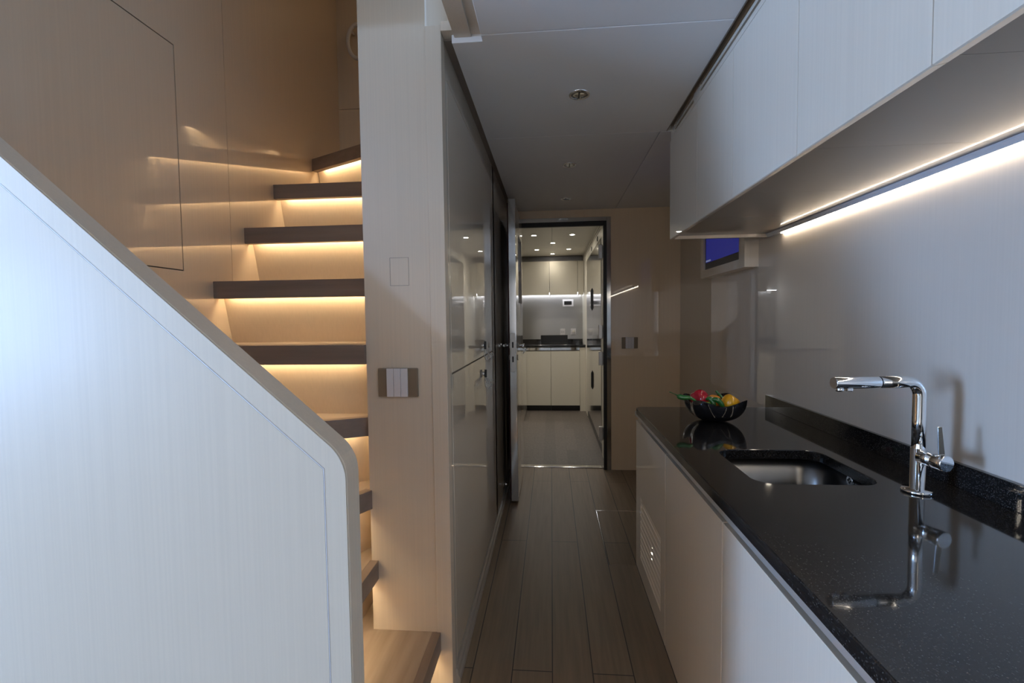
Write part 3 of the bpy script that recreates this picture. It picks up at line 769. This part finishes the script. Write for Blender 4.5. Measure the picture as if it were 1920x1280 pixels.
# ================================================================ UPPER CABINETS
ZU0, ZU1 = 1.682, 2.158
seams = [2.432, 1.996, 1.616, 1.209, 0.804, 0.36, -0.2, -0.8]
labs = ['wall cabinet at the far end of the row above the worktop', 'second wall cabinet from the far end, above the worktop',
        'third wall cabinet from the far end, narrow door in the middle of the row', 'wall cabinet with a wide door, fourth from the far end',
        'wall cabinet at the top right edge of the picture', 'wall cabinet just outside the right edge of the picture, above the worktop', 'wall cabinet behind the camera above the worktop']
ug = 'pale wall cabinets above the worktop'
for i, lab in enumerate(labs):
    y1, y0 = seams[i], seams[i+1]
    c = thing('wall_cabinet', lab, 'cabinet', (0.8, (y0+y1)/2, ZU0), ug)
    bm = bmesh.new()
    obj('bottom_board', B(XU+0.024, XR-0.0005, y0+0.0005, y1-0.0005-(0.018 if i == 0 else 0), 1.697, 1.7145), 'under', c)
    bx(bm, XU+0.024, XR-0.0005, y0+0.0005, y0+0.014, 1.715, 2.20); bx(bm, XU+0.024, XR-0.0005, y1-0.016, y1-0.0005, 1.715, 2.20)
    if i == 0: bx(bm, XU+0.0225, XR-0.0005, y1-0.0175, y1, ZU0, 2.20)
    obj('body', bm, 'front', c)
    bm = bmesh.new(); prism(bm, [(XU, ZU0+0.002), (XU+0.003, ZU0), (XU+0.022, ZU0+0.004), (XU+0.022, ZU1), (XU, ZU1)], 'Y', y0+0.0012, y1-0.0012)
    obj('door', bm, 'front', c)
    obj('edge_profile', B(XU+0.0225, XU+0.026, y0+0.0005, y1-0.02, 1.690, 1.6975), 'alu', c)
# louvre strip above doors
bm = bmesh.new()
segs = [(2.4175, 2.36, 0), (2.36, 2.05, 1), (2.05, 1.97, 0), (1.97, 0.2, 1), (0.2, 0.0, 0), (0.0, -0.8, 1)]
for y1, y0, sl in segs:
    if not sl: bx(bm, XU+0.001, XU+0.02, y0, y1, 2.161, 2.236)
    else:
        bx(bm, XU+0.001, XU+0.02, y0, y1, 2.161, 2.179); bx(bm, XU+0.001, XU+0.02, y0, y1, 2.190, 2.203); bx(bm, XU+0.001, XU+0.02, y0, y1, 2.214, 2.236)
vg = thing('ventilation_grille', 'slotted air grille strip between wall cabinets and ceiling', 'grille', (0.6, 1.2, 2.16))
obj('slats', bm, 'front', vg)
obj('backing', B(XU+0.03, XU+0.04, -0.8, 2.40, 2.161, 2.236), 'dark', vg)
struct('trim_12', bx(B(0.5685, 0.5715, -0.8, 2.4175, ZC+0.0005, 2.238), 0.5715, XU+0.022, -0.8, 2.4175, 2.2362, 2.238), 'browntrim', 'thin taupe recess trim where wall cabinets meet the ceiling')
# LED under the wall cabinets
ll = thing('under_cabinet_light', 'long glowing light strip under the wall cabinets along the splash panel', 'light', (1.04, 1.0, 1.69))
bm = bmesh.new(); prism(bm, [(1.040, 1.6965), (1.040, 1.691), (1.046, 1.680), (1.0645, 1.680), (1.0645, 1.6965)], 'Y', -0.8, 2.41)
obj('profile', bm, 'plastic', ll)
obj('light_strip', B(1.050, 1.0635, -0.8, 2.285, 1.675, 1.6795), 'led_kitchen', ll, 'glowing strip')

# television in its box
tv = thing('television', 'small wall television in a pale box beyond the wall cabinets', 'television', (1.03, 2.9, 1.55))
bm = bmesh.new()
TX = 0.995; ty0, ty1, tz0, tz1 = 2.55, 3.27, 1.552, 1.98
sy0, sy1, sz0, sz1 = 2.625, 3.215, 1.600, 1.93
bx(bm, TX, XR, ty0, sy0, tz0, tz1); bx(bm, TX, XR, sy1, ty1, tz0, tz1); bx(bm, TX, XR, sy0, sy1, tz0, sz0); bx(bm, TX, XR, sy0, sy1, sz1, tz1)
obj('housing', bm, 'front', tv)
obj('bezel', B(TX+0.012, TX+0.03, sy0, sy1, sz0, sz1, 0.002), 'black', tv)
obj('screen', B(TX+0.0105, TX+0.013, sy0+0.018, sy1-0.018, sz0+0.045, sz1-0.018), 'tv', tv, 'dark blue lit screen')
M['tvdeskline'] = emit('pale_screen_line', (0.25, 0.3, 0.5), 0.5)
bm = bmesh.new(); bx(bm, TX+0.0100, TX+0.0106, sy1-0.11, sy1-0.02, sz0+0.050, sz0+0.060)
obj('screen_caption', bm, 'tvdeskline', tv)

# ================================================================ SWITCHES
def switch(lab, x0, x1, z0, z1, y):
    t = thing('light_switch', lab, 'light switch', ((x0+x1)/2, y, z0), 'light switches')
    w_ = x1-x0
    obj('plate', B(x0, x1, y-0.010, y, z0, z1, 0.003), 'taupe', t)
    a, b_ = x0+w_*0.225, x1-w_*0.245
    for k in range(3):
        p, q = a+(b_-a)*k/3, a+(b_-a)*(k+1)/3
        obj('rocker', B(p+0.0004, q-0.0004, y-0.014, y-0.009, z0+0.0005, z1-0.0005, 0.001), 'plastic', t)
switch('taupe switch plate with three white rockers on the wall end beside the stair', -0.588, -0.450, 1.041, 1.138, YP)
switch('taupe switch plate with three white rockers right of the galley doorway', 0.590, 0.722, 1.038, 1.133, YB)

# ================================================================ DOWNLIGHTS (off) IN PASSAGE
def downlight(name, lab, x, y, z, r, lit, group):
    t = thing(name, lab, 'ceiling light', (x, y, z), group)
    bm = bmesh.new()
    lathe(bm, [(r*0.80, 0.0005), (r*0.82, -0.004), (r*0.95, -0.004), (r, -0.0005), (r, 0.0)], 0, 0, 32, Matrix.Translation((x, y, z)))
    obj('ring', bm, 'chrome', t)
    if lit:
        bm = bmesh.new(); lathe(bm, [(0, -0.0025), (r*0.8, -0.0025), (r*0.8, -0.001)], 0, 0, 24, Matrix.Translation((x, y, z)))
        obj('lamp', bm, 'bulb', t, 'bright lit lamp')
    else:
        bm = bmesh.new(); lathe(bm, [(r*0.80, -0.0015), (r*0.72, -0.0010), (r*0.70, -0.003), (r*0.45, -0.0012), (0.0, -0.0008)], 0, 0, 32, Matrix.Translation((x, y, z)))
        obj('reflector', bm, 'polished', t)
        bm = bmesh.new(); bx(bm, x-r*0.10, x+r*0.06, y-r*0.65, y+r*0.65, z-0.0035, z-0.001); obj('lamp', bm, 'black', t, 'dark unlit lamp')
gdl = 'unlit passage downlights'
downlight('downlight', 'unlit chrome ceiling downlight nearest the camera', 0.121, 1.986, ZC, 0.043, False, gdl)
downlight('downlight', 'unlit ceiling downlight in the middle of the passage', 0.116, 2.872, ZC, 0.043, False, gdl)
downlight('downlight', 'unlit ceiling downlight close to the galley doorway', 0.118, 3.671, ZC, 0.043, False, gdl)
ggl = 'lit galley downlights'
for lab, x, y in (('lit galley downlight, front left of six', -0.182, 5.217), ('lit galley downlight, front right of six', 0.235, 5.232),
                  ('lit galley downlight in the centre line, nearer the doorway', 0.026, 5.776), ('lit galley downlight, rear left of six', -0.183, 6.306),
                  ('lit galley downlight, rear right of six', 0.237, 6.305), ('lit galley downlight in the centre line, nearest the wall cabinets', 0.025, 6.74)):
    downlight('downlight', lab, x, y, ZC, 0.032, True, ggl)
    l = bpy.data.lights.new('downlight_beam', 'SPOT'); l.energy = 14 if y < 6.7 else 3; l.spot_size = math.radians(112); l.spot_blend = 1.0
    l.color = (1.0, 0.92, 0.76); l.shadow_soft_size = 0.025
    lo = bpy.data.objects.new('downlight_beam', l); COL.objects.link(lo); lo.location = (x, y, ZC-0.012)

# ================================================================ KEYS IN THE LOCKER DOORS
def key(lab, y, z):
    t = thing('locker_key', lab, 'key', (XL, y, z), 'keys with cord loops in the locker doors')
    bm = bmesh.new(); tube(bm, [(XL, y, z), (XL+0.006, y, z)], 0.011, 16); obj('lock', bm, 'chrome', t)
    bm = bmesh.new(); bx(bm, XL+0.006, XL+0.018, y-0.002, y+0.002, z-0.018, z+0.022, 0.001); k_ = obj('key_head', bm, 'black', t)
    bm = bmesh.new()
    for s, sx_, L_ in ((-1, 0.9, 0.045), (-0.6, 0.5, 0.062), (0.2, 0.25, 0.070), (0.6, 0.8, 0.055), (1.1, 1.1, 0.040)):
        pts = []
        for i in range(19):
            a = 2*PI*i/18
            rad = 0.5*(1-math.cos(a))
            pts.append((XL+0.012+sx_*0.034*rad+0.009*math.sin(a), y + s*0.030*rad + 0.012*math.sin(a), z-0.018 - L_*rad*0.9))
        tube(bm, pts, 0.0013, 6, False)
    obj('cord_loops', bm, 'alu', k_)
key('key with looped cords in the upper locker door', 2.40, 1.165)
key('key with looped cords in the lower locker door', 2.40, 1.020)

# ================================================================ GALLEY FURNITURE
gg = 'galley base cabinets along the rear wall'
def gcab(lab, x0, x1):
    c = thing('galley_base_cabinet', lab, 'cabinet', ((x0+x1)/2, 6.9, 0), gg)
    obj('body', B(x0+0.001, x1-0.001, YG+0.02, GB-0.001, 0.08, 0.90), 'browntrim', c)
    obj('door', B(x0+0.002, x1-0.002, YG, YG+0.019, 0.08, 0.843, 0.001), 'gcream', c)
    obj('handle_rail', B(x0+0.001, x1-0.001, YG-0.004, YG+0.015, 0.853, 0.893, 0.003), 'chrome', c)
    obj('plinth', B(x0+0.001, x1-0.001, YG+0.05, YG+0.07, 0.0, 0.08), 'black', c)
gcab('galley base cabinet at left, partly behind the open door', -0.78, -0.378)
gcab('galley base cabinet left of the centre joint', -0.378, -0.010)
gcab('galley base cabinet right of the centre joint', -0.010, 0.390)
gp = thing('galley_base_cabinet', 'narrow galley end cabinet beside the steel fridge', 'cabinet', (0.43, 6.9, 0), gg)
obj('body', B(0.391, GR-0.001, YG+0.001, GB-0.001, 0.0, 0.89), 'gcream', gp)
gw = thing('galley_worktop', 'black galley worktop along the rear wall', 'worktop', (-0.1, 6.9, 0.91))
obj('slab', B(GL+0.01, GR-0.001, YG-0.01, GB-0.001, 0.901, 0.930, 0.002), 'granite', gw)
obj('upstand', B(GL+0.01, GR-0.001, GB-0.02, GB-0.001, 0.930, 0.985, 0.001), 'granite', gw)
hb = thing('hob_lid', 'black panel standing on the rear galley worktop', 'lid', (0.03, 6.93, 0.9305))
obj('panel', B(-0.155, 0.235, 6.92, 6.94, 0.9305, 1.055, 0.002), 'black', hb)
obj('foot', B(-0.155, 0.235, 6.90, 6.96, 0.9305, 0.94, 0.002), 'black', hb)
# left return cabinet
gl = thing('galley_side_cabinet', 'pale galley side cabinet just right of the open door edge', 'cabinet', (-0.6, 6.0, 0))
obj('body', B(-0.95, -0.372, 5.50, YG-0.012, 0.03, 0.90), 'gcream', gl)
obj('door', B(-0.371, -0.352, 5.50, YG-0.012, 0.03, 0.86, 0.001), 'gcream', gl)
gs = thing('galley_worktop', 'black galley worktop on the side cabinet behind the open door', 'worktop', (-0.6, 6.0, 0.91))
obj('slab', B(-0.95, -0.345, 5.49, YG-0.011, 0.901, 0.930, 0.002), 'granite', gs)
# galley wall cabinets
gu = 'cream galley wall cabinets'
def gwall(lab, x0, x1):
    c = thing('galley_wall_cabinet', lab, 'cabinet', ((x0+x1)/2, 7.0, 1.63), gu)
    obj('body', B(x0+0.0015, x1-0.0015, 6.892, GB-0.001, 1.672, 2.12), 'gcream', c)
    obj('door', B(x0+0.0025, x1-0.0025, 6.872, 6.891, 1.635, 2.110, 0.001), 'gcream', c)
    obj('catch', B(x0-0.004 if False else x0+0.002, x0+0.010, 6.875, 6.885, 1.620, 1.635), 'chrome', c)
gwall('cream galley wall cabinet at the far left, cut by the open door', -0.86, -0.436)
gwall('cream galley wall cabinet left of the centre', -0.436, -0.022)
gwall('cream galley wall cabinet right of the centre', -0.022, 0.381)
gwall('narrow cream galley wall cabinet at the right end', 0.381, GR-0.001)
o = obj('galley_light_strip', B(GL+0.05, GR-0.02, 7.13, 7.16, 1.660, 1.670), 'led_galley'); tag(o, 'cool white light strip under the galley wall cabinets', 'light')
# thermostat and sockets
t = thing('control_panel', 'white framed control display on the brushed steel galley wall', 'control panel', (0.254, GB, 1.48))
obj('frame', B(0.172, 0.335, GB-0.014, GB, 1.475, 1.580, 0.003), 'plastic', t)
obj('display', B(0.196, 0.308, GB-0.016, GB-0.013, 1.500, 1.556), 'black', t, 'dark display')
for lab, x in (('left white socket above the galley worktop', 0.170), ('right white socket with a plug, above the galley worktop', 0.331)):
    t = thing('wall_socket', lab, 'socket', (x, GB, 1.04), 'white galley sockets')
    obj('plate', B(x-0.038, x+0.038, GB-0.010, GB, 1.045, 1.140, 0.003), 'plastic', t)
    bm = bmesh.new()
    if x < 0.2:
        for dx in (-0.018, 0.0, 0.018): bx(bm, x+dx-0.002, x+dx+0.002, GB-0.0108, GB-0.009, 1.083, 1.100)
        obj('pin_holes', bm, 'black', t)
    else:
        tube(bm, [(x+0.005, GB-0.010, 1.10), (x+0.005, GB-0.045, 1.10)], 0.018, 16); obj('plug', bm, 'gwhite', t)
# fridge on right
fr_ = thing('refrigerator', 'tall polished steel refrigerator with mirrored doors at the right of the galley', 'refrigerator', (0.5, 5.4, 0))
obj('body', B(GR+0.02, GR+0.6, 4.50, 6.30, 0.02, 2.045), 'brushed', fr_)
d1_ = obj('door', B(GR-0.006, GR+0.019, 4.51, 5.455, 0.10, 2.03, 0.002), 'polished', fr_)
d2_ = obj('door', B(GR-0.006, GR+0.019, 5.46, 6.29, 0.10, 2.03, 0.002), 'polished', fr_)
obj('plinth', B(GR+0.005, GR+0.02, 4.51, 6.29, 0.0, 0.098), 'black', fr_)
for nm, z0, z1 in (('handle', 1.38, 1.64), ('handle', 0.48, 0.70)):
    bm = bmesh.new(); prism(bm, [(GR-0.006, z0), (GR-0.022, z0+0.03), (GR-0.022, z1-0.03), (GR-0.006, z1)], 'Y', 5.44, 5.475, 0.003)
    obj(nm, bm, 'black', d1_)
for y, z in ((4.95, 2.085), (5.65, 2.09)):
    pass
for lab, y in (('round dark vent high on the galley side wall, nearer one', 4.86), ('round dark vent high on the galley side wall, farther one', 5.55)):
    bm = bmesh.new(); tube(bm, [(GR, y, 2.092), (GR-0.006, y, 2.092)], 0.026, 20)
    o = obj('round_vent', bm, 'black'); tag(o, lab, 'vent', 'round vents over the refrigerator')

for o in S.objects:
    if '_base' in o: del o['_base']
